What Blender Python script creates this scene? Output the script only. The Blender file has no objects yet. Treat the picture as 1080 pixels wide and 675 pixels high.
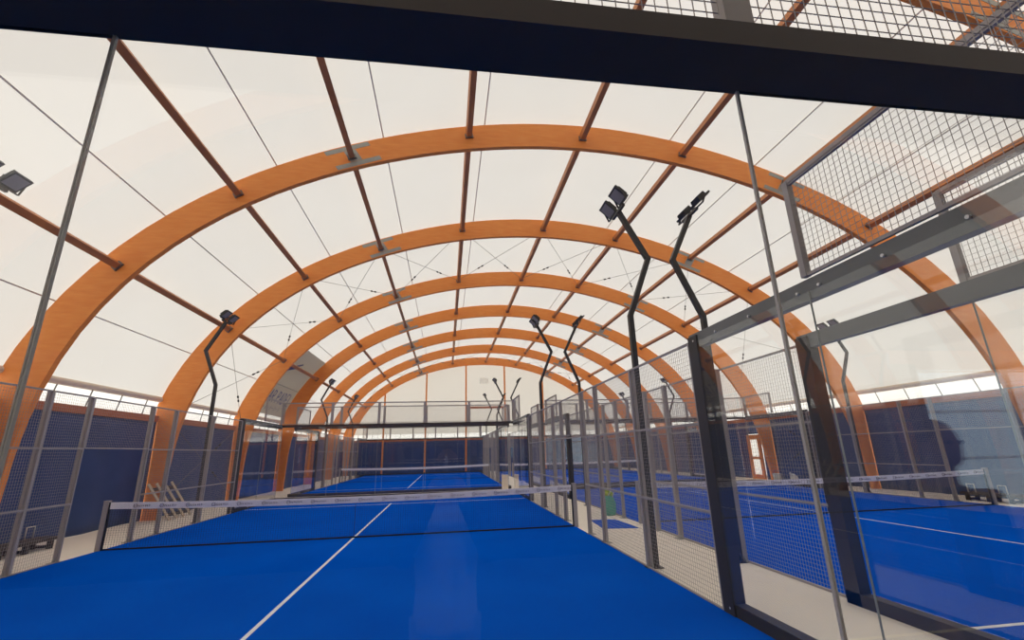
import bpy, bmesh, math, random
from mathutils import Vector, Matrix
random.seed(7)
sc = bpy.context.scene
C = sc.collection

# ------------------------------------------------------------------ camera
CAM = (1.9718, -11.2667, 1.7381)
YAW, PITCH, ROLL, FPX = 0.145227, 0.279443, -0.0272696, 481.79
cy, sy, cp, sp = math.cos(YAW), math.sin(YAW), math.cos(PITCH), math.sin(PITCH)
fw = Vector((sy*cp, cy*cp, sp)); rt = Vector((cy, -sy, 0)); up = rt.cross(fw)
cr, sr = math.cos(ROLL), math.sin(ROLL)
r2 = cr*rt + sr*up; u2 = -sr*rt + cr*up
cam = bpy.data.cameras.new('camera'); cam_o = bpy.data.objects.new('camera', cam); C.objects.link(cam_o)
m = Matrix((r2, u2, -fw)).transposed().to_4x4(); m.translation = Vector(CAM)
cam_o.matrix_world = m
cam.sensor_width = 36.0; cam.lens = 36.0*FPX/1080.0; cam.clip_start = 0.02; cam.clip_end = 400
sc.camera = cam_o

# ------------------------------------------------------------------ world, exposure
w = bpy.data.worlds.new('sky'); sc.world = w; w.use_nodes = True
bg = w.node_tree.nodes['Background']
bg.inputs[0].default_value = (1.0, 0.955, 0.885, 1); bg.inputs[1].default_value = 1.75
sc.view_settings.view_transform = 'Standard'; sc.view_settings.look = 'None'
sc.view_settings.exposure = 0.12; sc.view_settings.gamma = 1.0; sc.view_settings.use_curve_mapping = False
sc.cycles.transparent_max_bounces = 64; sc.cycles.max_bounces = 10; sc.cycles.diffuse_bounces = 6
sc.cycles.glossy_bounces = 5; sc.cycles.transmission_bounces = 8; sc.cycles.sample_clamp_indirect = 6.0

# ------------------------------------------------------------------ materials
def nodes(name):
    mt = bpy.data.materials.new(name); mt.use_nodes = True
    nt = mt.node_tree; b = nt.nodes['Principled BSDF']
    return mt, nt, b
def plain(name, col, rough=.6, metal=0., noise=.08, scale=8., bump=0., spec=.5):
    mt, nt, b = nodes(name)
    b.inputs['Roughness'].default_value = rough; b.inputs['Metallic'].default_value = metal
    b.inputs['Specular IOR Level'].default_value = spec
    tc = nt.nodes.new('ShaderNodeTexCoord'); nz = nt.nodes.new('ShaderNodeTexNoise')
    nz.inputs['Scale'].default_value = scale; nz.inputs['Detail'].default_value = 4
    nt.links.new(tc.outputs['Object'], nz.inputs['Vector'])
    rp = nt.nodes.new('ShaderNodeMapRange'); rp.inputs[3].default_value = 1-noise; rp.inputs[4].default_value = 1+noise
    nt.links.new(nz.outputs['Fac'], rp.inputs[0])
    mx = nt.nodes.new('ShaderNodeVectorMath'); mx.operation = 'SCALE'; mx.inputs[0].default_value = col
    nt.links.new(rp.outputs[0], mx.inputs['Scale']); nt.links.new(mx.outputs[0], b.inputs['Base Color'])
    if bump:
        bp = nt.nodes.new('ShaderNodeBump'); bp.inputs['Strength'].default_value = bump; bp.inputs['Distance'].default_value = .02
        nt.links.new(nz.outputs['Fac'], bp.inputs['Height']); nt.links.new(bp.outputs[0], b.inputs['Normal'])
    return mt
def wood_mat(name, c1, c2, rough=.55):
    mt, nt, b = nodes(name); b.inputs['Roughness'].default_value = rough
    tc = nt.nodes.new('ShaderNodeTexCoord'); mp = nt.nodes.new('ShaderNodeMapping')
    mp.inputs['Scale'].default_value = (1.1, .6, 6.)
    nz = nt.nodes.new('ShaderNodeTexNoise'); nz.inputs['Scale'].default_value = 2.4; nz.inputs['Detail'].default_value = 6
    cr_ = nt.nodes.new('ShaderNodeValToRGB')
    cr_.color_ramp.elements[0].color = (*c1, 1); cr_.color_ramp.elements[1].color = (*c2, 1)
    cr_.color_ramp.elements[0].position = .3; cr_.color_ramp.elements[1].position = .7
    nt.links.new(tc.outputs['Object'], mp.inputs[0]); nt.links.new(mp.outputs[0], nz.inputs['Vector'])
    nt.links.new(nz.outputs['Fac'], cr_.inputs[0]); nt.links.new(cr_.outputs[0], b.inputs['Base Color'])
    return mt
def sheet_mat(name, trans, diff, mixf=.5, noise=.04):
    mt = bpy.data.materials.new(name); mt.use_nodes = True; nt = mt.node_tree
    nt.nodes.remove(nt.nodes['Principled BSDF']); out = nt.nodes['Material Output']
    t = nt.nodes.new('ShaderNodeBsdfTranslucent'); d = nt.nodes.new('ShaderNodeBsdfDiffuse'); mx = nt.nodes.new('ShaderNodeMixShader')
    tc = nt.nodes.new('ShaderNodeTexCoord'); nz = nt.nodes.new('ShaderNodeTexNoise'); nz.inputs['Scale'].default_value = .35
    rp = nt.nodes.new('ShaderNodeMapRange'); rp.inputs[3].default_value = 1-noise; rp.inputs[4].default_value = 1+noise
    sc_ = nt.nodes.new('ShaderNodeVectorMath'); sc_.operation = 'SCALE'; sc_.inputs[0].default_value = trans
    nt.links.new(tc.outputs['Object'], nz.inputs['Vector']); nt.links.new(nz.outputs['Fac'], rp.inputs[0])
    nt.links.new(rp.outputs[0], sc_.inputs['Scale']); nt.links.new(sc_.outputs[0], t.inputs[0])
    d.inputs[0].default_value = (*diff, 1); mx.inputs[0].default_value = mixf
    nt.links.new(t.outputs[0], mx.inputs[1]); nt.links.new(d.outputs[0], mx.inputs[2]); nt.links.new(mx.outputs[0], out.inputs[0])
    return mt
def glass_mat(name, tint, f0=.04):
    # clear sheet: Schlick reflectance at each face, the rest passes straight through
    mt = bpy.data.materials.new(name); mt.use_nodes = True; nt = mt.node_tree
    nt.nodes.remove(nt.nodes['Principled BSDF']); out = nt.nodes['Material Output']
    t = nt.nodes.new('ShaderNodeBsdfTransparent'); t.inputs[0].default_value = (*tint, 1)
    g = nt.nodes.new('ShaderNodeBsdfGlossy'); g.inputs['Roughness'].default_value = 0.0; g.inputs[0].default_value = (1, 1, 1, 1)
    geo = nt.nodes.new('ShaderNodeNewGeometry'); dt = nt.nodes.new('ShaderNodeVectorMath'); dt.operation = 'DOT_PRODUCT'
    nt.links.new(geo.outputs['Incoming'], dt.inputs[0]); nt.links.new(geo.outputs['Normal'], dt.inputs[1])
    def mth(op, a, b_=None):
        q = nt.nodes.new('ShaderNodeMath'); q.operation = op
        for i, v in enumerate((a, b_)):
            if v is None: continue
            if isinstance(v, (int, float)): q.inputs[i].default_value = v
            else: nt.links.new(v, q.inputs[i])
        return q.outputs[0]
    c = mth('ABSOLUTE', dt.outputs['Value']); p5 = mth('POWER', mth('SUBTRACT', 1.0, c), 5.0)
    fac = mth('ADD', mth('MULTIPLY', p5, 1-f0), f0)
    mx = nt.nodes.new('ShaderNodeMixShader')
    nt.links.new(fac, mx.inputs[0]); nt.links.new(t.outputs[0], mx.inputs[1]); nt.links.new(g.outputs[0], mx.inputs[2])
    nt.links.new(mx.outputs[0], out.inputs[0])
    return mt
def turf_mat(name, c1, c2):
    mt, nt, b = nodes(name); b.inputs['Roughness'].default_value = .75; b.inputs['Specular IOR Level'].default_value = .0; b.inputs['Roughness'].default_value = 1.0
    tc = nt.nodes.new('ShaderNodeTexCoord')
    n1 = nt.nodes.new('ShaderNodeTexNoise'); n1.inputs['Scale'].default_value = .55; n1.inputs['Detail'].default_value = 5
    n2 = nt.nodes.new('ShaderNodeTexNoise'); n2.inputs['Scale'].default_value = 180.; n2.inputs['Detail'].default_value = 2
    r_ = nt.nodes.new('ShaderNodeValToRGB'); r_.color_ramp.elements[0].position = .35; r_.color_ramp.elements[1].position = .75
    r_.color_ramp.elements[0].color = (*c1, 1); r_.color_ramp.elements[1].color = (*c2, 1)
    bp = nt.nodes.new('ShaderNodeBump'); bp.inputs['Strength'].default_value = .5; bp.inputs['Distance'].default_value = .006
    nt.links.new(tc.outputs['Object'], n1.inputs['Vector']); nt.links.new(tc.outputs['Object'], n2.inputs['Vector'])
    nt.links.new(n1.outputs['Fac'], r_.inputs[0]); nt.links.new(r_.outputs[0], b.inputs['Base Color'])
    nt.links.new(n2.outputs['Fac'], bp.inputs['Height']); nt.links.new(bp.outputs[0], b.inputs['Normal'])
    return mt

M = dict(
    backing=plain('dark_backing_floor', (.035, .036, .042), .9, noise=.2, scale=3),
    dark_panel=plain('dark_panel', (.05, .055, .075), .8),
    wood=wood_mat('glulam_wood', (.90, .275, .045), (.97, .355, .07)),
    purlin=wood_mat('purlin_wood', (.50, .185, .055), (.62, .25, .08)),
    eave=wood_mat('eave_wood', (.45, .14, .06), (.55, .18, .07)),
    membrane=sheet_mat('white_membrane', (.575, .565, .543), (.85, .83, .80), .25),
    gable_membrane=sheet_mat('gable_membrane', (.49, .47, .43), (.78, .74, .67), .25),
    clear_strip=sheet_mat('clear_strip', (.95, .95, .94), (.9, .9, .9), .12, .02),
    roll=plain('beige_membrane_roll', (.84, .73, .60), .7),
    turf=turf_mat('blue_turf', (.0005, .085, .57), (.001, .108, .66)),
    line=plain('white_line', (.82, .86, .90), .8),
    concrete=plain('pale_concrete', (.93, .86, .76), .9, noise=.06, scale=1.3, bump=.15),
    black=plain('anthracite_steel', (.034, .031, .030), .6, .0, .1, 6, 0, .5),
    bronze=plain('dark_bronze_steel', (.058, .042, .036), .6, .0, .1, 6),
    steel=plain('grey_painted_steel', (.15, .165, .16), .42, .0, .08, 6),
    post=plain('grey_fence_post', (.40, .365, .34), .55, .0, .08, 5),
    wire=plain('galvanised_wire', (.42, .385, .36), .5, .1, .05, 5),
    netcord=plain('black_net_cord', (.012, .014, .02), .8),
    band=plain('white_net_band', (.93, .90, .90), .7, noise=.04),
    mark=plain('dark_band_print', (.03, .025, .05), .7),
    galv=plain('galvanised_plate', (.36, .37, .34), .5, .35, .12, 14),
    cable=plain('steel_cable', (.66, .64, .58), .5, .2),
    thin_cable=plain('dark_cable', (.20, .19, .18), .5, .3),
    tarp=plain('navy_tarpaulin', (.029, .062, .195), .6, noise=.3, scale=1.1, bump=.4),
    glass=glass_mat('clear_glass', (.990, .994, .992)),
    glass_edge=plain('glass_edge', (.42, .46, .41), .25, .0, .05),
    silver=plain('aluminium_joint', (.72, .70, .65), .45, .0, .05),
    lamp=plain('black_lamp_pole', (.030, .031, .030), .45),
    lamp_glass=plain('floodlight_glass', (.30, .285, .28), .5, noise=.12, scale=30, spec=.2),
    bolt=plain('bright_bolt', (.75, .75, .73), .35, .3, .02),
    banner=sheet_mat('banner_sheet', (.62, .58, .52), (.7, .66, .6), .3),
    print=plain('blue_print', (.14, .15, .33), .7),
    pallet=plain('pale_pallet_wood', (.62, .52, .38), .8, noise=.2),
    dark_wood=plain('dark_bench_wood', (.06, .045, .04), .7),
    white=plain('white_plastic', (.75, .74, .70), .6),
    green=plain('green_fabric', (.10, .42, .30), .8, noise=.3, scale=20, bump=.5),
    yellow=plain('yellow_green_felt', (.50, .62, .05), .9, noise=.15, scale=40),
    clear_window=glass_mat('window_sheet', (.80, .91, 1.0), .03),
    skin=plain('skin', (.34, .20, .14), .55, noise=.05),
    dark_cloth=plain('dark_cloth', (.018, .019, .024), .9),
    denim=plain('pale_denim', (.30, .38, .52), .9),
    shirt=plain('pale_blue_shirt', (.45, .55, .72), .85),
    hair=plain('dark_hair', (.02, .014, .01), .8),
)

# ------------------------------------------------------------------ helpers
class MB:
    def __init__(s): s.v = []; s.f = []
    def add(s, vs, fs):
        n = len(s.v); s.v += [tuple(v) for v in vs]; s.f += [tuple(i+n for i in f) for f in fs]; return s
    def box(s, a, b):
        (x0, y0, z0), (x1, y1, z1) = a, b
        return s.add([(x0,y0,z0),(x1,y0,z0),(x1,y1,z0),(x0,y1,z0),(x0,y0,z1),(x1,y0,z1),(x1,y1,z1),(x0,y1,z1)],
                     [(0,3,2,1),(4,5,6,7),(0,1,5,4),(1,2,6,5),(2,3,7,6),(3,0,4,7)])
    def bar(s, a, b, wd, dp=None, ref=(0,0,1)):
        a, b = Vector(a), Vector(b); d = (b-a).normalized(); dp = dp or wd
        ref = Vector(ref)
        if abs(d.dot(ref)) > .98: ref = Vector((0,1,0))
        u = d.cross(ref).normalized()*wd/2; v = u.cross(d).normalized()*dp/2
        vs = [p+i*u+j*v for p in (a,b) for i,j in ((-1,-1),(1,-1),(1,1),(-1,1))]
        return s.add(vs, [(0,3,2,1),(4,5,6,7),(0,1,5,4),(1,2,6,5),(2,3,7,6),(3,0,4,7)])
    def tube(s, pts, r, n=8, cap=True):
        pts = [Vector(p) for p in pts]; rings = []; pu = None
        rr = r if isinstance(r, (list, tuple)) else [r]*len(pts)
        for i, p in enumerate(pts):
            d = (pts[min(i+1, len(pts)-1)] - pts[max(i-1, 0)]).normalized()
            if pu is None:
                ref = Vector((0,0,1)) if abs(d.z) < .9 else Vector((0,1,0)); u = d.cross(ref).normalized()
            else: u = (pu - d*pu.dot(d)).normalized()
            pu = u; v = d.cross(u)
            rings.append([p + rr[i]*(math.cos(2*math.pi*k/n)*u + math.sin(2*math.pi*k/n)*v) for k in range(n)])
        vs = [q for g in rings for q in g]; fs = []
        for i in range(len(pts)-1):
            for k in range(n): fs.append((i*n+k, i*n+(k+1)%n, (i+1)*n+(k+1)%n, (i+1)*n+k))
        if cap: fs += [tuple(range(n-1,-1,-1)), tuple((len(pts)-1)*n+k for k in range(n))]
        return s.add(vs, fs)
    def sphere(s, c, r, n=10, m_=6, sq=(1,1,1)):
        vs = []; fs = []
        for j in range(m_+1):
            t = math.pi*j/m_
            for i in range(n):
                a = 2*math.pi*i/n
                vs.append((c[0]+r*sq[0]*math.sin(t)*math.cos(a), c[1]+r*sq[1]*math.sin(t)*math.sin(a), c[2]+r*sq[2]*math.cos(t)))
        for j in range(m_):
            for i in range(n): fs.append((j*n+i, (j+1)*n+i, (j+1)*n+(i+1)%n, j*n+(i+1)%n))
        return s.add(vs, fs)
    def mesh(s, name, mat):
        me = bpy.data.meshes.new(name); me.from_pydata(s.v, [], s.f); me.validate(); me.update()
        if mat: me.materials.append(mat)
        return me
    def build(s, name, mat, parent=None, loc=(0,0,0), smooth=False):
        o = bpy.data.objects.new(name, s.mesh(name, mat)); C.objects.link(o); o.location = loc
        if parent: o.parent = parent
        if smooth: o.data.polygons.foreach_set('use_smooth', [True]*len(o.data.polygons))
        return o
def thing(name, label, cat, loc=(0,0,0), group=None, rz=0):
    o = bpy.data.objects.new(name, None); C.objects.link(o); o.location = loc; o.rotation_euler = (0,0,rz)
    o.empty_display_size = .1
    return tag(o, label, cat, group)
def tag(o, label, cat, group=None):
    o['label'] = label; o['category'] = cat
    if group: o['group'] = group
    return o
def struct(o, label=None):
    o['kind'] = 'structure'
    if label: o['label'] = label
    return o
def inst(name, me, parent=None, loc=(0,0,0)):
    o = bpy.data.objects.new(name, me); C.objects.link(o); o.location = loc
    if parent: o.parent = parent
    return o
ORD = ['first','second','third','fourth','fifth','sixth','seventh','eighth','ninth','tenth']

# ------------------------------------------------------------------ hall profile
ARCH_IN = [(-6.712, 0.0), (-6.679, 0.649), (-6.66, 1.299), (-6.623, 1.952), (-6.546, 2.603), (-6.417, 3.247), (-6.227, 3.875), (-5.977, 4.482), (-5.667, 5.061), (-5.303, 5.607), (-4.892, 6.115), (-4.44, 6.585), (-3.956, 7.015), (-3.446, 7.407), (-2.918, 7.76), (-2.378, 8.078), (-1.829, 8.362), (-1.277, 8.616), (-0.724, 8.841), (-0.172, 9.042), (0.378, 9.219), (0.924, 9.374), (1.466, 9.51), (2.004, 9.627), (2.54, 9.727), (3.072, 9.809), (3.601, 9.874), (4.128, 9.923), (4.654, 9.956), (5.177, 9.972), (5.7, 9.972), (6.222, 9.956), (6.743, 9.923), (7.264, 9.875), (7.785, 9.81), (8.307, 9.729), (8.83, 9.632), (9.354, 9.518), (9.879, 9.386), (10.406, 9.236), (10.934, 9.066), (11.463, 8.874), (11.992, 8.66), (12.519, 8.42), (13.042, 8.154), (13.559, 7.859), (14.067, 7.533), (14.561, 7.176), (15.038, 6.784), (15.492, 6.359), (15.919, 5.9), (16.314, 5.408), (16.672, 4.885), (16.989, 4.334), (17.263, 3.757), (17.492, 3.16), (17.676, 2.546), (17.817, 1.919), (17.921, 1.284), (17.995, 0.644), (18.052, 0.0)]
ARCH_OUT = [(-7.532, 0.0), (-7.572, 0.696), (-7.577, 1.395), (-7.531, 2.096), (-7.428, 2.79), (-7.261, 3.473), (-7.03, 4.136), (-6.738, 4.774), (-6.388, 5.382), (-5.986, 5.954), (-5.54, 6.489), (-5.055, 6.984), (-4.54, 7.44), (-4.001, 7.856), (-3.444, 8.233), (-2.875, 8.575), (-2.299, 8.883), (-1.718, 9.161), (-1.136, 9.409), (-0.555, 9.632), (0.025, 9.83), (0.601, 10.007), (1.175, 10.162), (1.747, 10.299), (2.316, 10.415), (2.883, 10.514), (3.448, 10.593), (4.013, 10.654), (4.576, 10.695), (5.138, 10.717), (5.7, 10.72), (6.261, 10.703), (6.821, 10.667), (7.381, 10.611), (7.939, 10.535), (8.498, 10.441), (9.056, 10.328), (9.614, 10.196), (10.173, 10.046), (10.733, 9.877), (11.294, 9.689), (11.856, 9.48), (12.42, 9.249), (12.983, 8.994), (13.545, 8.713), (14.103, 8.403), (14.654, 8.062), (15.193, 7.687), (15.715, 7.276), (16.213, 6.827), (16.681, 6.34), (17.111, 5.814), (17.497, 5.252), (17.831, 4.657), (18.11, 4.032), (18.332, 3.385), (18.5, 2.721), (18.621, 2.046), (18.71, 1.367), (18.789, 0.686), (18.894, 0.0)]
NP = len(ARCH_IN); BAY = 5.6
ARCH_Y = [-0.45 + BAY*k for k in range(-3, 7)]   # centre planes; index 3 is the nearest big arch in full view
AT = .07                                         # half thickness
Y_BACK, Y_END = -17.4, 33.42
def radial(x, z):
    # fraction across the arch along the ray from the hall centre
    return math.atan2(z, -(x-5.7))
def prof_at(theta, P):
    best = None
    for i in range(NP-1):
        a0, a1 = radial(*P[i]), radial(*P[i+1])
        if a0 <= theta <= a1:
            t = (theta-a0)/max(a1-a0, 1e-9); return (P[i][0]+t*(P[i+1][0]-P[i][0]), P[i][1]+t*(P[i+1][1]-P[i][1]))
    return P[-1]
def outward(i, P, off):
    a = Vector((*P[max(i-1,0)], 0)); b = Vector((*P[min(i+1,NP-1)], 0)); d = (b-a).normalized()
    return (P[i][0]-d.y*off, P[i][1]+d.x*off)

# ------------------------------------------------------------------ structure
struct(MB().box((-9, -10.4, -.2), (20.5, Y_END+.6, 0)).build('floor', M['concrete']), 'pale concrete floor slab of the hall')
struct(MB().box((-9, Y_BACK-.3, -.2), (20.5, -10.4, 0)).build('floor_dark_added', M['backing']), 'dark rubber floor added behind the courts to dim glass reflections')  # unseen dark floor, added to keep its reflection in the glass low
# roof membrane, starting above the eaves
MP = [outward(i, ARCH_OUT, .07) for i in range(5, NP-5)]
MP = [p for p in MP if 3.9 < p[1]]
MP = [(-7.30, 3.68)] + MP + [(18.50, 3.68)]
mb = MB(); ys = [Y_BACK + (Y_END-Y_BACK)*k/40 for k in range(41)]; n = len(MP)
mb.add([(x, y, z) for y in ys for (x, z) in MP], [(j*n+i, j*n+i+1, (j+1)*n+i+1, (j+1)*n+i) for j in range(40) for i in range(n-1)])
struct(mb.build('ceiling', M['membrane'], smooth=True), 'white translucent membrane roof')
# gable walls: translucent membrane above 3.5 m
def gable(name, y, mat='gable_membrane'):
    P = [(x, z) for (x, z) in MP]
    c = (5.7, 3.5)
    b_ = MB(); vs = [(P[0][0], y, 3.5)] + [(x, y, z) for x, z in P] + [(P[-1][0], y, 3.5)]
    k = len(vs); mid = [(x, y, 3.5) for (x, _, _) in vs]
    b_.add(vs+mid, [(i, i+1, k+i+1, k+i) for i in range(k-1)])
    return struct(b_.build(name, M[mat]))
gable('wall_far', Y_END)['label'] = 'white membrane end wall under the farthest arch'
gable('wall_near', Y_BACK, 'dark_panel')['label'] = 'dark end wall behind the camera'  # unseen wall, made opaque and dark to weaken its reflection in the glass

# low clear strips and eave timbers along both long sides and both ends
XL, XR = -7.22, 18.42
def side_strip(name, x, lab):
    struct(MB().box((x-.02, Y_BACK, 3.10), (x+.02, Y_END, 3.62)).build(name, M['clear_strip']), lab)
side_strip('wall_left', XL-.06, 'bright translucent strip under the left eave')
side_strip('wall_right', XR+.06, 'bright translucent strip under the right eave')
struct(MB().box((XL, Y_END-.05, 2.95), (XR, Y_END, 3.52)).build('wall_far_strip', M['clear_strip']), 'bright strip low on the end wall')
def tubeY(name, x, z, r, mat, label, cat):
    o = MB().tube([(x, Y_BACK, z), (x, Y_END-.1, z)], r, 12).build(name, mat, smooth=True); return struct(o, label)
tubeY('trim_3', XL-.0, 3.64, .09, M['roll'], 'beige rolled membrane edge running along the left eave above the bright strip', 'membrane roll')
tubeY('trim_4', XR+.0, 3.64, .09, M['roll'], 'beige rolled membrane edge running along the right eave above the bright strip', 'membrane roll')
for x, sd in ((XL, 'left'), (XR, 'right')):
    t = thing('eave_beam', f'orange brown timber beam along the {sd} side above the navy tarpaulins', 'beam', (x, 0, 0))
    MB().box((-.06, Y_BACK, 2.93), (.06, Y_END-.1, 3.12)).build('timber', M['eave'], t)
    s_ = 1 if sd == 'left' else -1
    k = 0; y = Y_BACK+1
    while y < Y_END-.5:
        MB().bar((0, y, 3.1), (s_*.02, y+.12, 3.58), .022, .022).build('strip_bracket', M['thin_cable'], t); y += 1.15
# far eave beam
t = thing('eave_beam', 'orange brown timber beam across the far end wall above the navy tarpaulins', 'beam', (0, Y_END-.16, 0))
MB().box((XL, -.06, 2.85), (XR, .06, 3.0)).build('timber', M['eave'], t)
for k in range(20): MB().bar((XL+1.2+k*1.25, -.03, 3.0), (XL+1.25+k*1.25, -.03, 3.55), .03).build('strip_bracket', M['thin_cable'], t)

# ------------------------------------------------------------------ arches
mb = MB(); fs = []
for (xi, zi), (xo, zo) in zip(ARCH_IN, ARCH_OUT):
    mb.v += [(xi, -AT, zi), (xo, -AT, zo), (xo, AT, zo), (xi, AT, zi)]
for i in range(NP-1):
    a, b = 4*i, 4*i+4
    mb.f += [(a, b, b+1, a+1), (a+1, b+1, b+2, a+2), (a+2, b+2, b+3, a+3), (a+3, b+3, b, a)]
mb.f += [(0,1,2,3), (4*NP-1, 4*NP-2, 4*NP-3, 4*NP-4)]
arch_me = mb.mesh('timber_arch', M['wood'])

PUR = [(-5.5, 6.04), (-3.19, 8.02), (-.58, 9.27), (2.48, 10.17), (5.73, 10.34), (8.74, 10.02), (11.93, 9.27), (14.42, 7.96)]
def on_mid(theta):
    a, b = prof_at(theta, ARCH_IN), prof_at(theta, ARCH_OUT); return ((a[0]+b[0])/2, (a[1]+b[1])/2)
PURM = [p for p in PUR]
def tangent(p):
    th = radial(*p); a, b = prof_at(th-.03, ARCH_OUT), prof_at(th+.03, ARCH_OUT)
    return Vector((b[0]-a[0], 0, b[1]-a[1])).normalized()
def plate_mb(p):
    th = radial(*p); a, b = Vector((prof_at(th, ARCH_IN)[0], 0, prof_at(th, ARCH_IN)[1])), Vector((prof_at(th, ARCH_OUT)[0], 0, prof_at(th, ARCH_OUT)[1]))
    tg = tangent(p); rad = (b-a).normalized(); L = (b-a).length
    m_ = MB(); y = -AT-.006
    def strip(c, l, h):
        q = [c - tg*l/2 - rad*h/2, c + tg*l/2 - rad*h/2, c + tg*l/2 + rad*h/2, c - tg*l/2 + rad*h/2]
        vs = [(v.x, y, v.z) for v in q] + [(v.x, y+.012, v.z) for v in q]
        m_.add(vs, [(0,1,2,3), (7,6,5,4), (0,4,5,1), (1,5,6,2), (2,6,7,3), (3,7,4,0)])
    strip(b - rad*L*.14 + tg*.02, 1.15, .13); strip(a + rad*L*.14 + tg*.06, 1.15, .13); strip((a+b)/2 + tg*.04, .30, L*.5)
    return m_
plate_l, plate_r = plate_mb(PUR[2]).mesh('splice_plate', M['galv']), plate_mb(PUR[6]).mesh('splice_plate', M['galv'])
def shoe_mb():
    q = MB(); q.box((-.11, -AT-.05, -.125), (.11, -AT, -.10)); q.box((-.11, -AT-.012, -.125), (-.075, -AT, .03)); q.box((.075, -AT-.012, -.125), (.11, -AT, .03)); return q
SHOE_ME = shoe_mb().mesh('purlin_shoe', M['thin_cable'])
arch_lab = {3: 'large curved orange timber arch nearest inside the hall, spanning the whole view',
            4: 'second curved orange timber arch from the front, behind the nearest full one',
            5: 'third curved orange timber arch counting from the nearest full one',
            6: 'fourth curved orange timber arch counting from the nearest full one',
            7: 'fifth curved orange timber arch, third from the end wall',
            8: 'sixth curved orange timber arch, just before the one on the end wall',
            9: 'last curved orange timber arch, standing against the white end wall',
            2: 'orange timber arch seen through mesh in the top right corner above the black beam',
            1: 'orange timber arch just behind the camera', 0: 'orange timber arch at the wall behind the camera'}
for i, y in enumerate(ARCH_Y):
    t = thing('timber_arch', arch_lab[i], 'arch', (0, y, 0), 'timber arches of the hall')
    inst('arch_rib', arch_me, t)
    if 1 <= i <= 8 or i == 9:
        inst('splice_plate', plate_l, t); inst('splice_plate', plate_r, t)
    for p in PUR:
        o = inst('purlin_shoe', SHOE_ME, t, (p[0], 0, p[1])); tg = tangent(p); o.rotation_euler = (0, -math.atan2(tg.z, tg.x), 0)

# purlins: runs of timber between neighbouring arches
pur_lab = ['lowest timber purlin line on the left slope of the roof', 'second lowest timber purlin line on the left slope',
           'third timber purlin line from the left, crossing the arches at the left grey splice plates', 'timber purlin line just left of the roof ridge',
           'timber purlin line along the roof ridge', 'timber purlin line just right of the roof ridge',
           'timber purlin line on the right slope crossing the arches at the right grey splice plates', 'lowest timber purlin line on the right slope of the roof']
for p, lb in zip(PUR, pur_lab):
    t = thing('roof_purlin', lb, 'purlin', (p[0], 0, p[1]), 'timber roof purlins')
    rot = tangent(p)
    for i in range(len(ARCH_Y)-1):
        y0, y1 = ARCH_Y[i]+AT, ARCH_Y[i+1]-AT
        b_ = MB(); u = rot*.07; v = Vector((-rot.z, 0, rot.x))*.10
        vs = [Vector((0, y, 0)) + a*u + c*v for y in (y0, y1) for a, c in ((-1,-1),(1,-1),(1,1),(-1,1))]
        b_.add(vs, [(0,3,2,1),(4,5,6,7),(0,1,5,4),(1,2,6,5),(2,3,7,6),(3,0,4,7)]); b_.build('purlin_segment', M['purlin'], t)

# membrane cables, each midway between two purlins, hung just under the membrane
def cable_at(dx, dz):
    o = Vector((CAM[0], CAM[2]))
    for k in range(4000):
        q = o + Vector((dx, dz))*(k*.005)
        th = math.atan2(q.y, -(q.x-5.7)); e = Vector(prof_at(th, ARCH_OUT))
        if (q-Vector((5.7, 0))).length > (e-Vector((5.7, 0))).length + .03: return (q.x, q.y)
CB = [(-.928, .373), (-.767, .642), (-.521, .853), (-.212, .977), (.107, .994), (.594, .804), (.748, .664), (.857, .515)]
CBL = ['lowest thin cable under the membrane on the left slope, below the lowest left purlin', 'thin cable under the membrane between the two lowest left purlins',
       'thin cable under the membrane left of the left splice plates', 'thin cable under the membrane right of the left splice plates',
       'thin cable under the membrane just left of the roof crown', 'thin cable under the membrane on the right of the roof crown',
       'thin cable under the membrane left of the right splice plates', 'thin cable under the membrane right of the right splice plates']
for c, lb in zip(CB, CBL):
    q = cable_at(*c)
    tag(MB().tube([(q[0], Y_BACK+.05, q[1]), (q[0], Y_END-.1, q[1])], .017, 6).build('roof_cable', M['cable']), lb, 'cable', 'cables under the roof membrane')

# diagonal bracing with turnbuckles in two bays
def cross_brace(quad, label, grp):
    # quad: near-low, far-low, near-high, far-high; two cables crossing, each with its turnbuckle
    c = sum((Vector(q) for q in quad), Vector())/4; t = thing('cross_bracing', label, 'bracing cable', c, grp)
    for a, b, off in ((quad[0], quad[3], -.008), (quad[2], quad[1], .008)):
        a, b = Vector(a)-c+Vector((0, 0, off)), Vector(b)-c+Vector((0, 0, off))
        o = MB().bar(a, b, .012).build('bracing_cable', M['thin_cable'], t); d = b-a
        tb = MB(); tb.tube([a+d*.66, a+d*.675], .036, 8); tb.tube([a+d*.705, a+d*.72], .036, 8); tb.tube([a+d*.675, a+d*.705], .012, 6)
        tb.build('turnbuckle', M['lamp'], o)
nodes_ = [(-6.75, 3.3)] + PURM + [(16.4, 6.4), (17.95, 3.3)]
nodes_ = [(-6.95, 3.2)] + PURM + [(17.2, 5.0)]
nn = ['left leg', 'lowest left purlin', 'second left purlin', 'left splice purlin', 'left crown purlin', 'ridge purlin', 'right crown purlin', 'right splice purlin', 'lowest right purlin', 'right leg']
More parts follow.
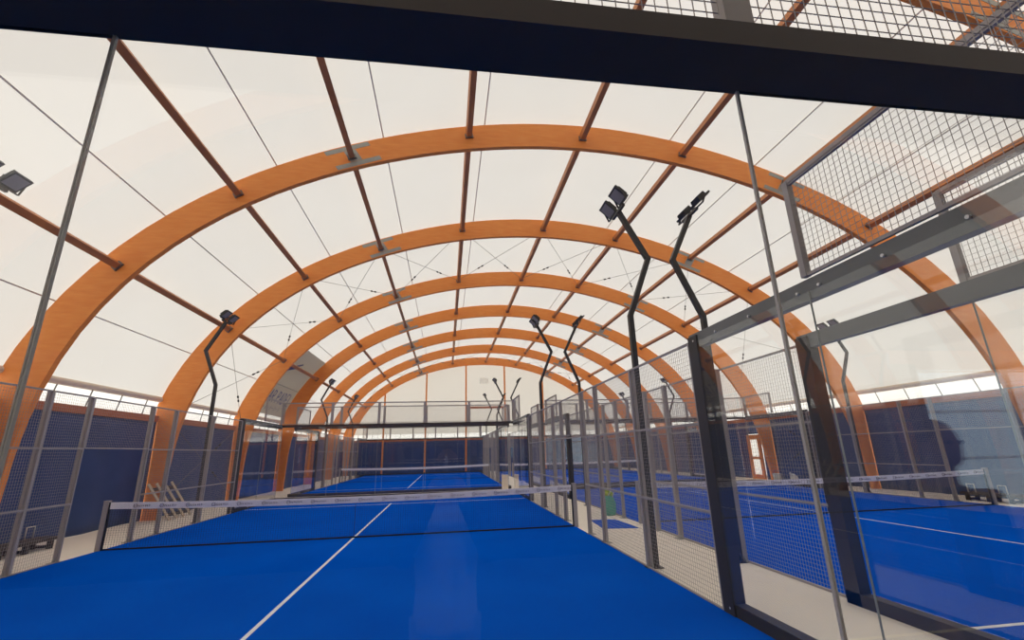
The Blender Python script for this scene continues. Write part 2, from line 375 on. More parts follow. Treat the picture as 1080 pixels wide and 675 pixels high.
for (i0, bay, nm) in ((4, '', 'near bay'), (8, '', 'last bay')):
    ya, yb = ARCH_Y[i0]+AT, ARCH_Y[i0+1]-AT
    for k in range(len(nodes_)-1):
        (xa, za), (xb, zb) = nodes_[k], nodes_[k+1]
        cross_brace([(xa, ya, za), (xa, yb, za), (xb, ya, zb), (xb, yb, zb)], f'crossed bracing cables, {nm}, from {nn[k]} to {nn[k+1]}', 'roof bracing cables')
    if i0 == 4:
        for x, sd in ((-7.0, 'left'), (18.2, 'right')):
            cross_brace([(x, ya, .3), (x, yb, .3), (x, ya, 3.1), (x, yb, 3.1)], f'crossed thin bracing cables on the {sd} wall between the second and third arches', 'wall bracing cables')

# ------------------------------------------------------------------ tarpaulins
def tarp(a, b, z0, z1, label, grp, amp=.035, ph=0.):
    a, b = Vector((*a, 0)), Vector((*b, 0)); L = (b-a).length; nx = max(8, int(L/.12)); nz = 12
    nrm = Vector((-(b-a).y, (b-a).x, 0)).normalized(); vs = []
    for j in range(nz+1):
        for i in range(nx+1):
            t_ = i/nx; f_ = j/nz
            o_ = amp*(math.sin(t_*L*2.3+ph)+.6*math.sin(t_*L*5.1+ph*2+f_*2))*(1-f_)**.6
            p = a.lerp(b, t_) + nrm*o_; vs.append((p.x, p.y, z0+(z1-z0)*f_))
    fs = [(j*(nx+1)+i, j*(nx+1)+i+1, (j+1)*(nx+1)+i+1, (j+1)*(nx+1)+i) for j in range(nz) for i in range(nx)]
    o = MB().add(vs, fs).build('tarpaulin_curtain', M['tarp'], smooth=True)
    md = o.modifiers.new('thickness', 'SOLIDIFY'); md.thickness = .006
    return tag(o, label, 'tarpaulin', grp)
for i in range(len(ARCH_Y)-1):
    y0, y1 = ARCH_Y[i]+.09, ARCH_Y[i+1]-.09
    wh = 'behind the camera' if i == 0 else 'beside the camera' if i == 1 else f'in the {ORD[i-2]} bay from the front'
    tarp((XL+.03, y0), (XL+.03, y1), .003, 2.96, f'navy blue tarpaulin hanging on the left side wall {wh}', 'tarpaulins along the left wall', ph=i*1.3)
    if i == 5:
        tarp((XR-.03, y0), (XR-.03, 11.52), .003, 2.96, 'narrow navy blue tarpaulin on the right wall, camera side of the exit door', 'tarpaulins along the right wall')
        tarp((XR-.03, 11.5), (XR-.03, 12.6), 2.28, 2.96, 'short navy blue tarpaulin above the exit door', 'tarpaulins along the right wall')
        y0 = 12.58; wh = 'just past the exit door'
    tarp((XR-.03, y0), (XR-.03, y1), .003, 2.96, f'navy blue tarpaulin hanging on the right side wall {wh}', 'tarpaulins along the right wall', ph=i*.9)
EX = [-7.1, -3.75, .05, 3.8, 7.55, 11.3, 15.0, 18.3]
en = ['leftmost', 'second from left', 'third from left', 'fourth from left', 'fifth from left', 'sixth from left', 'rightmost']
for i in range(7):
    tarp((EX[i]+.02, Y_END-.2), (EX[i+1]-.02, Y_END-.2), .003, 2.88, f'navy blue tarpaulin low on the far end wall, {en[i]}', 'tarpaulins on the end wall', ph=i*.7)
struct(MB().box((11.3, Y_BACK+.15, 0), (11.85, Y_BACK+.25, 3.3)).build('trim_2', M['dark_panel']))
for i in range(5):
    tarp((EX[i]+.01, Y_BACK+.2), (EX[i+1]+.02, Y_BACK+.2), .003, 3.55, f'navy blue tarpaulin on the wall behind the camera, {en[i]}', 'tarpaulins behind the camera', ph=i*.5)
struct(MB().box((11.3, Y_BACK+.05, 3.2), (XR, Y_BACK+.2, 3.6)).build('trim_1', M['eave']), 'timber header over the bright opening behind the camera')
# clear window curtain behind the camera on the right, letting daylight in
wn = struct(MB().box((11.85, Y_BACK+.1, .35), (XR-.1, Y_BACK+.11, 3.2)).build('window_1', M['clear_window']), 'bright bluish clear window panel behind the camera')
fr = MB()
for z in (1.35, 2.3): MB().box((11.85, Y_BACK+.12, z-.03), (XR-.1, Y_BACK+.13, z+.03)).build('window_tape', M['clear_strip'], wn)
for z in (.35, 3.15): fr.box((11.85, Y_BACK+.12, z-.02), (XR-.1, Y_BACK+.16, z+.02))
for x in (11.85, 14.2, 16.6): fr.box((x-.04, Y_BACK+.12, .0), (x+.04, Y_BACK+.18, 3.2))
fr.build('window_frame', M['silver'], wn)
struct(MB().box((11.85, Y_BACK+.05, 0), (XR, Y_BACK+.15, .35)).build('baseboard_near', M['roll']))
# end wall posts
def top_of(x):
    for i in range(NP-1):
        if ARCH_IN[i][0] <= x <= ARCH_IN[i+1][0] and ARCH_IN[i][1] > 3:
            t_ = (x-ARCH_IN[i][0])/(ARCH_IN[i+1][0]-ARCH_IN[i][0]); return ARCH_IN[i][1]+t_*(ARCH_IN[i+1][1]-ARCH_IN[i][1])
    return 6.
el = ['leftmost', 'second from left', 'third from left', 'fourth from left', 'fifth from left', 'rightmost']
for i, x in enumerate(EX[1:7]):
    tag(MB().box((x-.07, Y_END-.4, 0), (x+.07, Y_END-.26, top_of(x)+.1)).build('gable_post', M['wood']),
        f'slim orange timber post standing against the white end wall, {el[i]}', 'post', 'timber posts on the end wall')
tag(MB().box((3.9, Y_END-.2, 5.75), (7.45, Y_END-.06, 5.95)).build('wall_rail', M['eave']), 'short brown horizontal rail on the end wall between two posts', 'rail')
t = thing('wall_vent', 'small pale grey square vent high on the white end wall', 'vent', (5.55, Y_END-.05, 8.45))
MB().add([(-.42,.02,-.28),(.42,.02,-.28),(.42,.02,.28),(-.42,.02,.28)], [(0,1,2,3)]).build('vent_cover', M['clear_strip'], t).modifiers.new('thickness', 'SOLIDIFY').thickness = .01

# ------------------------------------------------------------------ courts
CN = {(0, 0): 'near left court', (0, 1): 'far left court', (1, 0): 'near right court', (1, 1): 'far right court'}
X0 = {0: -5., 1: 6.6}; Y0 = {0: -10., 1: 12.}
def grid_mesh(w_, z0, z1, pitch=.05, r=.0015, flat='x'):
    # wires in a plane; u runs 0..w_, z from z0 to z1; plane normal along x when flat == 'x' (u along y)
    b_ = MB()
    def bx(u0, u1, a0, a1, d):
        if flat == 'x': b_.box((-r+d, u0, a0), (r+d, u1, a1))
        else: b_.box((u0, -r+d, a0), (u1, r+d, a1))
    nu = int(round(w_/pitch)); nz = int(round((z1-z0)/pitch))
    for k in range(nu+1): u = w_*k/nu; bx(u-r, u+r, z0, z1, 0)
    for k in range(nz+1): z = z0+(z1-z0)*k/nz; bx(0, w_, z-r, z+r, .004)
    return b_.mesh('wire_mesh', M['wire'])
def frame_mesh(w_, zs, flat='x', t_=.028):
    b_ = MB(); h = t_/2
    def bx(u0, u1, a0, a1):
        if flat == 'x': b_.box((-h, u0, a0), (h, u1, a1))
        else: b_.box((u0, -h, a0), (u1, h, a1))
    bx(0, t_, zs[0], zs[-1]); bx(w_-t_, w_, zs[0], zs[-1])
    for z in zs: bx(t_, w_-t_, z-h, z+h)
    return b_.mesh('panel_frame', M['post'])
mesh_cache = {}
def panel(par, x, y, w_, z0, z1, flat, name='fence_panel'):
    key = (w_, z0, z1, flat)
    if key not in mesh_cache:
        zs = [z0+.014] + [z for z in (1., 2.) if z0+.1 < z < z1-.1] + [z1-.014]
        mesh_cache[key] = (grid_mesh(w_-.02, z0+.02, z1-.02, flat=flat), frame_mesh(w_-.0, zs, flat))
    g, f_ = mesh_cache[key]
    t = inst(name, f_, par, (x, y, 0))
    inst('wire_mesh', g, t, (0, .01, 0) if flat == 'x' else (.01, 0, 0))
sx_, sy_ = .05, .09
POST_ME = MB().box((-sx_/2, -sy_/2, 0), (sx_/2, sy_/2, 3.0)).mesh('fence_post', M['post'])
f_ = MB(); f_.box((-.09, -.09, 0), (.09, .09, .012)); f_.add([(-.01,-sy_/2,.012),(.01,-sy_/2,.012),(.01,-sy_/2-.05,.012),(-.01,-sy_/2-.05,.012),(-.01,-sy_/2,.1),(.01,-sy_/2,.1)], [(0,1,2,3),(0,4,5,1),(3,2,5,4),(0,3,4),(1,5,2)])
FOOT_ME = f_.mesh('base_plate', M['galv'])
def fpost(par, x, y):
    o = inst('fence_post', POST_ME, par, (x, y, 0)); inst('base_plate', FOOT_ME, o)
pane_me = {}
def pane(par, x, y, w_, h, flat, z0=.13, joint='glass_edge'):
    key = (w_, h, flat, z0, joint)
    g = .0015
    if key not in pane_me:
        e = MB()
        if flat == 'x':
            a = MB().box((-.005, g+.0035, z0), (.005, w_-g-.0035, h)); e.box((-.0052, 0, z0), (.0052, .0035, h))
        else:
            a = MB().box((g+.0035, -.005, z0), (w_-g-.0035, .005, h)); e.box((0, -.0052, z0), (.0035, .0052, h))
        pane_me[key] = (a.mesh('glass_pane', M['glass']), e.mesh('polished_edge', M[joint]))
    a, e = pane_me[key]
    o = inst('glass_pane', a, par, (x, y, 0))
    for q in (g, w_-g-.0035): inst('polished_edge', e, o, (0, q, 0) if flat == 'x' else (q, 0, 0))
BOLT_ME = MB().tube([(-.010, 0, 0), (.010, 0, 0)], .013, 8).mesh('bolt', M['bolt'])

def turnrow(cx, cyy): return CN[(cx, cyy)]
lamps = []
for cx in (0, 1):
    for cq in (0, 1):
        nm = CN[(cx, cq)]; xa, xb = X0[cx], X0[cx]+10.; ya, yb = Y0[cq], Y0[cq]+20.; yn = ya+10.; xm = xa+5
        # turf
        t = thing('court_turf', f'blue artificial turf of the {nm} with white lines', 'turf', (xm, yn, 0))
        MB().box((-4.99, -9.98, .0), (4.99, 9.98, .012)).build('turf_carpet', M['turf'], t)
        for s_ in (-1, 1): MB().box((-4.95, s_*6.95-.025, .010), (4.95, s_*6.95+.025, .0145)).build('service_line', M['line'], t)
        MB().box((-.025, -7.15, .010), (.025, 7.15, .0144)).build('centre_line', M['line'], t)
        for sx, x in ((0, xa), (1, xb)):
            s_ = -1 if sx == 0 else 1; sd = 'left' if sx == 0 else 'right'
            t = thing('court_side_wall', f'{sd} side wall of the {nm}, grey mesh fencing with glass at both ends', 'fence', (x, yn, 0), 'side walls of the courts')
            for (g0, g1, en_) in ((-10., -6., 'near'), (6., 10., 'far')):
                dd = -1 if en_ == 'near' else 1; ye = g1 if en_ == 'near' else g0; yc = g0 if en_ == 'near' else g1
                MB().box((min(s_*.0, s_*.12), g0+.0, 0), (max(s_*.0, s_*.12), g1, .13)).build('base_channel', M['black'], t)
                MB().box((min(s_*.0, s_*.09), g0, 2.90), (max(s_*.0, s_*.09), g1, 3.08)).build('top_beam', M['steel'], t)
                MB().box((min(-s_*.02, s_*.12), min(ye, ye+dd*.20), 0), (max(-s_*.02, s_*.12), max(ye, ye+dd*.20), 3.05)).build('end_post', M['black'], t)
                MB().box((min(s_*.02, s_*.08), min(yc, yc-dd*.06), 3.08), (max(s_*.02, s_*.14), max(yc, yc-dd*.06), 4.0)).build('corner_post', M['post'], t)
                for q in (.12, .75, 1.3, 1.88, 2.12, 2.8, 3.4, 3.88):
                    inst('bolt', BOLT_ME, t, (-s_*.01, g0+q, 2.99))
                    if q in (.12, 1.3, 2.8, 3.88): inst('bolt', BOLT_ME, t, (-s_*.01, g0+q, .075))
                for k in range(2): pane(t, s_*(-.008), g0+2*k, 2., 2.97, 'x')
                yk = g0 if en_ == 'near' else g1-2
                panel(t, 0, yk, 2., 3.1, 4., 'x', 'raised_mesh_panel')
                yp = g0+2 if en_ == 'near' else g1-2
                MB().box((-.025, yp-.03, 3.1), (.025, yp+.03, 4.02)).build('mesh_post', M['post'], t)
                MB().box((-.02, yk, 3.99), (.02, yk+2, 4.03)).build('top_rail', M['post'], t)
            for (p0, w_, z0) in ((-6., 2., 0.), (-4., 2., 0.), (-2., 1., 0.), (-1., 2., 2.), (1., 1., 0.), (2., 2., 0.), (4., 2., 0.)):
                panel(t, 0, p0, w_, z0, 3., 'x')
            for p0 in (-4., -2., -1., 1., 2., 4.): fpost(t, s_*.045, p0)
            for py in (-4., 4.):
                lamps.append((x+s_*.12, yn+py, s_, f'{"near" if py < 0 else "far"} {sd} side of the {nm}'))
        # back walls
        for (y, e) in ((ya, 'near'), (yb, 'far')):
            s_ = -1 if e == 'near' else 1
            main = (cx == 0 and cq == 0 and e == 'near')
            t = thing('court_back_wall', 'nearest glass wall, with the black beam and mesh across the top of the picture' if main else f'{e} glass back wall of the {nm} with raised mesh', 'glass wall', (xm, y, 0), 'back walls of the courts')
            MB().box((-5.05, min(s_*.02, s_*.22), 2.97), (5.05, max(s_*.02, s_*.22), 3.068)).build('top_beam', M['bronze'], t)
            MB().box((-5.05, min(s_*.0, s_*.14), 0), (5.05, max(s_*.0, s_*.14), .12)).build('base_channel', M['black'], t)
            for x in (-3, -1, 1, 3):
                MB().box((x-.06, min(s_*.06, s_*.12), 3.068), (x+.05, max(s_*.06, s_*.12), 4.0)).build('mesh_post', M['post'], t)
            MB().box((-5.05, min(s_*.07, s_*.11), 3.98), (5.05, max(s_*.07, s_*.11), 4.02)).build('top_rail', M['post'], t)
            for k in range(5):
                xj = [-5., -3.02, -1.03, .97, 3.0, 5.][k:k+2] if main else [-5.+2*k, -3.+2*k]
                pane(t, xj[0], s_*.03, round(xj[1]-xj[0], 3), 2.97, 'y', z0=.12, joint='silver' if main else 'glass_edge')
                panel(t, -5+2*k, s_*.09, 2., 3.09, 4., 'y', 'raised_mesh_panel')
        # net
        t = thing('court_net', f'black tennis style net with white printed band across the {nm}', 'net', (xm, yn, 0), 'padel nets')
        def sag(x): return .93 - .075*(1-(x/5.)**2)
        nb = MB(); W_ = 4.93
        nv = 200
        for k in range(nv+1):
            x = -W_+2*W_*k/nv; r = .0015; nb.box((x-r, -r, .03), (x+r, r, sag(x)-.1))
        for j in range(19):
            f_ = j/18; seg = 24
            for k in range(seg):
                x0_, x1_ = -W_+2*W_*k/seg, -W_+2*W_*(k+1)/seg
                z0_, z1_ = .03+(sag(x0_)-.13)*f_, .03+(sag(x1_)-.13)*f_
                nb.bar((x0_, .002, z0_), (x1_, .002, z1_), .0022)
        nb.build('net_cords', M['netcord'], t)
        bb = MB(); seg = 40
        for k in range(seg):
            x0_, x1_ = -W_+2*W_*k/seg, -W_+2*W_*(k+1)/seg
            for q in (0, 1):
                yy = -.012 if q == 0 else .012
                bb.add([(x0_, yy, sag(x0_)-.13), (x1_, yy, sag(x1_)-.13), (x1_, yy, sag(x1_)), (x0_, yy, sag(x0_))], [(0,1,2,3) if q == 0 else (3,2,1,0)])
            bb.add([(x0_, -.012, sag(x0_)), (x1_, -.012, sag(x1_)), (x1_, .012, sag(x1_)), (x0_, .012, sag(x0_))], [(0,1,2,3)])
        band = bb.build('net_band', M['band'], t)
        # printed marks: a dark ring and an illegible scribble of print
        if cq == 0:
            mk = MB(); x = -4.45; rr = random.Random(3)
            while x < 4.7:
                z = sag(x)-.065
                for q in range(12):
                    a0, a1 = 2*math.pi*q/12, 2*math.pi*(q+1)/12
                    mk.bar((x+.036*math.cos(a0), -.0135, z+.036*math.sin(a0)), (x+.036*math.cos(a1), -.0135, z+.036*math.sin(a1)), .003, .018, ref=(0,1,0))
                mk.bar((x-.025, -.0135, z), (x+.03, -.0135, z), .003, .016, ref=(0,1,0))
                zz = sag(x+.18)-.068
                px = x+.055
                for q in range(7):
                    hgt = .030 + .012*rr.random()
                    mk.bar((px, -.0135, zz-hgt*.5), (px+.006*(rr.random()-.5), -.0135, zz+hgt*.5), .003, .014, ref=(0,1,0))
                    if q % 2 == 0: mk.bar((px, -.0135, zz+hgt*.3*(1 if rr.random() > .5 else -1)), (px+.03, -.0135, zz), .003, .014, ref=(0,1,0))
                    px += .034
                x += .505
            mk.build('band_print', M['mark'], band)
        MB().bar((-W_, 0, .022), (W_, 0, .022), .02, .04).build('bottom_cable', M['netcord'], t)
        MB().bar((0, -.014, .01), (0, -.014, sag(0)-.13), .05, .003, ref=(1,0,0)).build('centre_strap', M['netcord'], t)
        for s_ in (-1, 1):
            p_ = MB(); p_.box((s_*5.0-.045, -.045, 0), (s_*5.0+.045, .045, .95)); p_.box((s_*5.0-.05, -.05, .95), (s_*5.0+.05, .05, .965))
            p_.build('net_post', M['post'], t)
            MB().box((s_*4.94-.012, -.02, .01), (s_*4.94+.012, .02, .93)).build('net_edge', M['netcord'], t)

# black gate post beside the net on the right side of the near left court
t = thing('gate_frame', 'thin black gate post with top rail beside the right end of the nearest net', 'gate frame', (5.02, .10, 0))
MB().box((-.02, -.02, 0), (.02, .02, 2.1)).build('gate_post', M['black'], t)
MB().box((-.015, .02, 2.06), (.015, 1.9, 2.1)).build('gate_rail', M['post'], t)

# ------------------------------------------------------------------ light poles
def flood_parts():
    # floodlight facing -Z in its own frame, hinge above
    a = MB(); a.box((-.15, -.17, 0), (.15, .17, .045)); a.box((-.10, -.12, .045), (.10, .12, .085))
    for k in range(6): a.box((-.10, -.115+k*.042, .085), (.10, -.105+k*.042, .11))
    g = MB().box((-.115, -.135, -.006), (.115, .135, .0))
    return a.mesh('lamp_housing', M['lamp']), g.mesh('lamp_lens', M['lamp_glass'])
FH, FG = flood_parts()
def flood(parent, pos, face):
    # sub-parts hang under the housing
    z = -Vector(face).normalized(); y = Vector((0,1,0)); x = y.cross(z).normalized(); y = z.cross(x)
    o = inst('floodlight_head', FH, parent, pos); mt = Matrix((x, y, z)).transposed(); o.rotation_euler = mt.to_euler()
    inst('lamp_lens', FG, o)
for (x, y, s_, lab) in lamps:
    if y > 20 and x > 10: pass
    t = thing('floodlight_pole', f'black zigzag floodlight pole, {lab}', 'lamp post', (x, y, 0), 'floodlight poles around the courts')
    pts = [(0, 0, 0), (0, 0, 3.95), (s_*.44, 0, 5.03), (-s_*.02, 0, 5.95)]
    b_ = MB()
    # mitred square tube
    hw = .042; prof = []
    P = [Vector((p[0], 0, p[2])) for p in pts]
    for i, p in enumerate(P):
        d0 = (P[i]-P[i-1]).normalized() if i else (P[1]-P[0]).normalized()
        d1 = (P[i+1]-P[i]).normalized() if i < len(P)-1 else d0
        dd = (d0+d1).normalized(); nrm = Vector((dd.z, 0, -dd.x)); k = hw/max(.3, dd.dot(d0))
        for (a, c) in ((-1,-1),(1,-1),(1,1),(-1,1)): prof.append((p.x+nrm.x*a*k, c*hw, p.z+nrm.z*a*k))
    fs = [(i*4+j, i*4+(j+1)%4, (i+1)*4+(j+1)%4, (i+1)*4+j) for i in range(3) for j in range(4)] + [(3,2,1,0), (12,13,14,15)]
    b_.add(prof, fs).build('pole', M['lamp'], t)
    b_ = MB(); b_.box((-.09, -.09, 0), (.09, .09, .014)); b_.add([(-.01,-.04,.014),(.01,-.04,.014),(.01,-.14,.014),(-.01,-.14,.014),(-.01,-.04,.14),(.01,-.04,.14)], [(0,1,2,3),(0,4,5,1),(3,2,5,4),(0,3,4),(1,5,2)])
    b_.build('base_plate', M['lamp'], t)
    MB().bar((-s_*.03, -.27, 5.97), (-s_*.03, .27, 5.97), .05, .05).build('crossbar', M['lamp'], t)
    for q in (-.26, .26):
        flood(t, (-s_*.13, q, 6.13), (-s_*.67, -.0, -.74))
        u = MB(); hx = -s_*.115
        for e in (-.185, .185): u.bar((hx, q+e, 6.16), (-s_*.05, q+e, 6.0), .034, .008, ref=(0,1,0))
        u.bar((-s_*.05, q-.19, 6.0), (-s_*.05, q+.19, 6.0), .034, .012); u.build('lamp_bracket', M['lamp'], t)

# ------------------------------------------------------------------ right wall door, banner, loose things
t = thing('exit_door', 'door with orange frame and two bright panes in the right wall', 'door', (XR-.12, 12.05, 0))
f_ = MB(); f_.box((-.05, -.52, 0), (.05, -.40, 2.25)); f_.box((-.05, .40, 0), (.05, .52, 2.25)); f_.box((-.05, -.40, 2.13), (.05, .40, 2.25)); f_.build('door_frame', M['wood'], t)
d_ = MB()
for a, b in ((0, .22), (1.0, 1.12), (2.0, 2.13)): d_.box((-.02, -.40, a), (.02, .40, b))
d_.box((-.02, -.40, .22), (.02, -.28, 2.0)); d_.box((-.02, .28, .22), (.02, .40, 2.0)); dl = d_.build('door_leaf', M['wood'], t)
MB().box((-.012, -.28, .22), (-.004, .28, 1.0)).build('lower_pane', M['clear_strip'], dl)
MB().box((-.012, -.28, 1.12), (-.004, .28, 2.0)).build('upper_pane', M['clear_strip'], dl)

exec_banner = True
# banner hung under the membrane in the third bay, following the roof's curve
by0, by1 = ARCH_Y[5]+AT+.02, ARCH_Y[6]-AT-.02
th0, th1 = radial(-7.2, 3.9), radial(-5.15, 7.0)
def bpt(s, y, off=.0):
    th = th0 + (th1-th0)*s; x, z = prof_at(th, ARCH_OUT); return Vector((x, y, z)) + Vector((math.cos(th), 0, -math.sin(th)))*off
b_ = MB(); ns = 14
vs = []; 
for k in range(ns+1):
    for y in (by0, by1): vs.append(bpt(k/ns, y, .03))
b_.add(vs, [(2*k, 2*k+1, 2*k+3, 2*k+2) for k in range(ns)])
ban = b_.build('hanging_banner', M['banner'])
tag(ban, 'pale grey banner with blue lettering hanging under the left roof slope', 'banner')
ban.modifiers.new('thickness', 'SOLIDIFY').thickness = .006
def quad_on_banner(b2, p0, p1, wd):
    # p = (y, s) ; draws a stroke
    (ya_, sa), (yb_, sb) = p0, p1
    A, B = bpt(sa, ya_, .055), bpt(sb, yb_, .055); th = th0+(th1-th0)*(sa+sb)/2
    nrm = Vector((math.cos(th), 0, -math.sin(th)))
    b2.bar(A, B, wd, .004, ref=nrm)
STROKES = {'S': [((1,.85),(.2,1)),((.2,1),(0,.75)),((0,.75),(1,.3)),((1,.3),(.8,0)),((.8,0),(0,.1))], 'T': [((0,1),(1,1)),((.5,1),(.5,0))],
           'A': [((0,0),(.5,1)),((.5,1),(1,0)),((.2,.4),(.8,.4))], 'R': [((0,0),(0,1)),((0,1),(.9,.9)),((.9,.9),(.9,.55)),((.9,.55),(0,.5)),((.4,.5),(1,0))],
           'P': [((0,0),(0,1)),((0,1),(.9,.9)),((.9,.9),(.9,.55)),((.9,.55),(0,.5))], 'D': [((0,0),(0,1)),((0,1),(.7,.9)),((.7,.9),(1,.5)),((1,.5),(.7,.1)),((.7,.1),(0,0))],
           'E': [((0,0),(0,1)),((0,1),(1,1)),((0,.5),(.8,.5)),((0,0),(1,0))], 'L': [((0,1),(0,0)),((0,0),(1,0))]}
b2 = MB(); yy = by0+1.15; cw = .30
for ch in 'STAR PADEL':
    if ch != ' ':
        for (p, q) in STROKES[ch]:
            f2 = lambda u: (yy+u[0]*cw, .17+u[1]*.17)
            quad_on_banner(b2, f2(p), f2(q), .065)
    yy += cw+.12 if ch != ' ' else .25
b2.build('banner_lettering', M['print'], ban)
b2 = MB()
quad_on_banner(b2, (by0+.4, .52), (by0+3.0, .80), .10); quad_on_banner(b2, (by0+.4, .52), (by0+2.6, .72), .12); quad_on_banner(b2, (by0+.9, .50), (by0+1.3, .66), .09)
b2.build('banner_swoosh', M['print'], ban)
b2 = MB()
for k in range(9): quad_on_banner(b2, (by0+1.7+k*.3, .06+.03*(k % 2)), (by0+1.84+k*.3, .10+.02*((k+1) % 2)), .035)
b3 = MB(); quad_on_banner(b3, (by0, .42), (by1, .42), .035); b3.build('banner_hem', M['galv'], ban)
b2.build('banner_small_print', M['print'], ban)

# pallets leaning on the left wall
t = thing('leaning_pallet', 'pale wooden pallet leaning against the left wall behind the net', 'pallet', (-6.45, 5.3, 0))
pm = MB(); pb = MB()
tilt = Vector((-.45, .0, .95)).normalized()
for k in range(4):
    y = -.62+k*.40; pm.bar((.18, y+.25, .02), (-.30, y-.25, 1.08), .09, .022, ref=(1,0,0))
for k in range(3):
    f_ = .12+.36*k; c = Vector((.18-.48*f_-.05, 0, .02+1.06*f_)); pb.bar((c.x, -.55+.25-.5*f_, c.z), (c.x, .75+.25-.5*f_, c.z), .07, .09)
pm.build('deck_board', M['pallet'], t); pb.build('stringer', M['dark_wood'], t)
# folded benches on the left by the nearest bay
def bench(x, y, L, label, n_=3):
    t = thing('low_bench', label, 'bench', (x, y, 0), 'dark benches by the left wall')
    MB().box((-.22, -L/2, .17), (.22, L/2, .23)).build('bench_top', M['dark_wood'], t)
    for k in range(n_):
        yy_ = -L/2+.15+(L-.3)*k/(n_-1); q = MB(); q.box((-.2, yy_-.04, 0), (-.12, yy_+.04, .17)); q.box((.12, yy_-.04, 0), (.2, yy_+.04, .17)); q.box((-.2, yy_-.03, .02), (.2, yy_+.03, .07))
        q.build('bench_leg', M['dark_wood'], t)
    for k in range(2):
        yy_ = -L/2+.3+(L-.6)*k; q = MB(); q.tube([(-.16, yy_-.1, .23), (-.16, yy_-.1, .46), (-.16, yy_+.1, .46), (-.16, yy_+.1, .23)], .016, 6); q.build('frame_tube', M['silver'], t, smooth=True)
bench(-6.55, .1, 1.5, 'dark low bench on the concrete by the left wall, nearer the door opening')
bench(-6.6, -1.75, 1.7, 'dark low bench on the concrete at the left edge of the picture')
bench(17.4, .6, 1.4, 'dark low bench on the concrete by the right wall near the far net post')
# blue turf mat and ball bag in the corridor
tag(MB().add([(5.50, -.45, .001), (6.28, -.60, .001), (6.22, .76, .001), (5.62, .85, .001), (5.50, -.45, .014), (6.28, -.60, .014), (6.22, .76, .014), (5.62, .85, .014)],
             [(3,2,1,0),(4,5,6,7),(0,1,5,4),(1,2,6,5),(2,3,7,6),(3,0,4,7)]).build('turf_mat', M['turf']), 'offcut mat of blue turf lying on the concrete corridor between the courts', 'mat')
t = thing('ball_basket', 'green ball bag with yellow balls on top, on the corridor floor past the mat', 'bag', (6.38, 1.65, 0))
b_ = MB(); b_.tube([(0,0,.0),(0,0,.12),(.01,0,.30),(0,0,.44),(0,0,.50)], [.17,.21,.20,.16,.13], 14); b_.build('bag_body', M['green'], t, smooth=True)
b_ = MB(); b_.tube([(.10,-.1,.46),(.14,-.12,.58),(.05,-.13,.62),(-.02,-.12,.50)], .014, 6); b_.build('bag_strap', M['white'], t, smooth=True)
for q, (a, b, c) in enumerate(((-.06,-.06,.53),(.07,-.05,.53),(0,.07,.53),(.0,-.01,.62),(-.09,.04,.52),(.08,.05,.54))):
    pass
b_ = MB()
for (a, b, c) in ((-.06,-.06,.54),(.07,-.05,.54),(0,.07,.54),(.0,-.01,.63),(-.09,.04,.53),(.08,.05,.55)): b_.sphere((a, b, c), .066, 12, 8)
b_.build('ball_heap', M['yellow'], t, smooth=True)
# white crate seen past the net in the corridor
t = thing('waste_bin', 'small cream bin on the floor in the gap between the two left courts', 'bin', (4.74, 11.4, 0))
MB().box((-.14, -.14, 0), (.14, .14, .62)).build('crate_body', M['roll'], t); MB().box((-.15, -.15, .62), (.15, .15, .67)).build('crate_lid', M['roll'], t)
# white things at the right wall
t = thing('bucket', 'white bucket on the floor by the right wall left of the timber leg', 'bucket', (17.2, 9.2, 0))
MB().tube([(0,0,0),(0,0,.42)], [.15,.19], 14).build('bucket_body', M['white'], t, smooth=True); MB().tube([(-.19,0,.40),(-.1,0,.55),(.1,0,.55),(.19,0,.40)], .01, 5).build('bucket_handle', M['thin_cable'], t)
t = thing('sack', 'crumpled white sack on the floor by the right wall', 'sack', (17.2, 8.1, 0))
b_ = MB(); b_.tube([(0,0,0),(0,0,.2),(.02,.05,.45),(-.05,.1,.62),(-.12,.12,.72)], [.26,.3,.26,.2,.1], 12); b_.build('sack_body', M['white'], t, smooth=True)
t.scale = (.6, .6, .6)
b_ = MB(); b_.tube([(-.12,.12,.70),(-.2,.18,.82)], [.05,.09], 8); b_.build('sack_neck', M['white'], t, smooth=True)

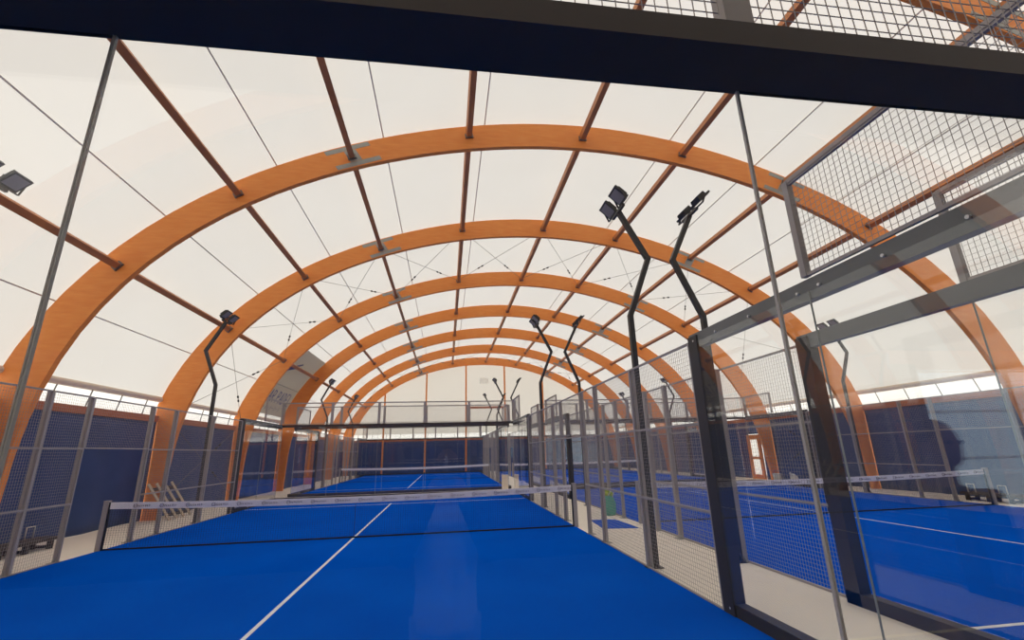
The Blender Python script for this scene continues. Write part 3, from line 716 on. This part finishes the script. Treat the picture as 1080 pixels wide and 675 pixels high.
# ------------------------------------------------------------------ people behind the glass wall, seen only as reflections
def person(label, loc, rz, jacket, legs, raise_arms=False, h=1.0):
    t = thing('person', label, 'person', loc, rz=rz)
    # frame: +y forward, z up
    sh, el, wr = [], [], []
    for s_ in (-1, 1):
        sh.append((s_*.19, 0, 1.42))
        if raise_arms: el.append((s_*.24, .16, 1.20)); wr.append((s_*.085, .24, 1.52))
        else: el.append((s_*.25, -.02, 1.13)); wr.append((s_*.25, .07, .88))
    body = MB()
    body.tube([(0,0,.90),(0,0,1.05),(0,0,1.25),(0,0,1.40),(0,0,1.46)], [.15,.14,.155,.15,.07], 16)
    body.tube([(0,0,1.42),(0,.01,1.50),(0,.015,1.58)], [.065,.055,.06], 12)
    body.sphere((0,.03,1.66), .1, 18, 14, (.78,.95,1.2)); body.sphere((0,.075,1.60), .055, 12, 8, (1,.8,.9))
    body.sphere((0,.128,1.655), .018, 8, 6, (.8,1,1.5))
    for s_ in (-1, 1): body.sphere((s_*.078,.02,1.655), .025, 8, 6, (.4,.8,1.2))
    for k in (0, 1):
        s_ = -1 if k == 0 else 1
        body.tube([sh[k], el[k]], [.058,.045], 12); body.tube([el[k], wr[k]], [.043,.028], 12)
        w_ = Vector(wr[k]); d = (w_-Vector(el[k])).normalized()
        body.tube([w_, w_+d*.05, w_+d*.09], [.027,.038,.034], 10)
        for q in range(4):
            o = Vector((.02*(q-1.5), 0, 0)) if not raise_arms else Vector((0, .012*(q-1.5), -.004*q))
            a = w_+d*.085+o; ln = (.065,.078,.072,.055)[q]
            body.tube([a, a+d*ln*.55, a+d*ln*.55+(d+Vector((-s_*.5,.3,0))).normalized()*ln*.45], [.0095,.009,.0075], 7)
        a = w_+d*.03; td = (d*.6+Vector((-s_*.9,.2,0))).normalized(); body.tube([a, a+td*.045, a+td*.045+d*.03], [.012,.0105,.009], 7)
        body.tube([(s_*.09,0,.95),(s_*.10,.01,.50),(s_*.10,-.01,.09)], [.085,.056,.038], 12)
        body.tube([(s_*.10,-.05,.045),(s_*.105,.06,.045),(s_*.11,.17,.035)], [.04,.042,.03], 10)
    o = body.build('body', M['skin'], t, smooth=True)
    md = o.modifiers.new('join', 'REMESH'); md.mode = 'VOXEL'; md.voxel_size = .009; md.use_smooth_shade = True
    j = MB(); j.tube([(0,0,.86),(0,0,1.05),(0,0,1.25),(0,0,1.38),(0,0,1.455)], [.175,.165,.18,.175,.085], 18)
    jb = MB() if raise_arms else j
    for k in (0, 1):
        jb.tube([Vector(sh[k])*1.0, Vector(el[k])], [.08,.062], 12); jb.tube([Vector(el[k]), Vector(wr[k])*.92+Vector(el[k])*.08], [.060,.044], 12)
    if raise_arms:
        ob = jb.build('dark_sleeves', M['dark_cloth'], t, smooth=True); md = ob.modifiers.new('join', 'REMESH'); md.mode = 'VOXEL'; md.voxel_size = .012; md.use_smooth_shade = True
    oj = j.build('jacket', M[jacket], t, smooth=True); md = oj.modifiers.new('join', 'REMESH'); md.mode = 'VOXEL'; md.voxel_size = .012; md.use_smooth_shade = True
    p = MB(); p.tube([(0,0,.80),(0,0,.92),(0,0,1.0)], [.15,.168,.16], 16)
    for s_ in (-1, 1): p.tube([(s_*.09,0,.90),(s_*.10,.01,.50),(s_*.10,-.01,.11)], [.105,.080,.065], 14)
    op = p.build('trousers', M[legs], t, smooth=True); md = op.modifiers.new('join', 'REMESH'); md.mode = 'VOXEL'; md.voxel_size = .012; md.use_smooth_shade = True
    hb = MB(); hb.sphere((0,.005,1.695), .1, 18, 12, (.86,1.0,1.0)); oh = hb.build('hair', M['hair'], t, smooth=True)
    for s_ in (-1, 1):
        f_ = MB(); f_.tube([(s_*.10,-.06,.05),(s_*.105,.06,.05),(s_*.11,.185,.04)], [.05,.05,.036], 12); f_.build('shoe', M['dark_cloth'], t, smooth=True)
        f_ = MB(); f_.sphere((s_*.032,.118,1.672), .011, 8, 6); f_.build('eye', M['dark_cloth'], t, smooth=True)
    t.scale = (h, h, h)
    return t
person('person in dark jacket and dark trousers standing behind the glass, seen reflected at right', (4.62, -11.05, 0), .1, 'dark_cloth', 'dark_cloth', h=1.03)
person('person in pale blue vest and jeans behind the camera holding up a phone', (1.98, -11.62, 0), 0, 'shirt', 'denim', True, h=1.0)
ph = thing('phone', 'black phone held up in both hands of the person behind the camera', 'phone', (1.97, -11.31, 1.66))
MB().box((-.08, -.0045, -.04), (.08, .0045, .04)).build('phone_body', M['black'], ph)
MB().box((-.075, -.0055, -.036), (.075, -.0045, .036)).build('phone_screen', M['lamp_glass'], ph)
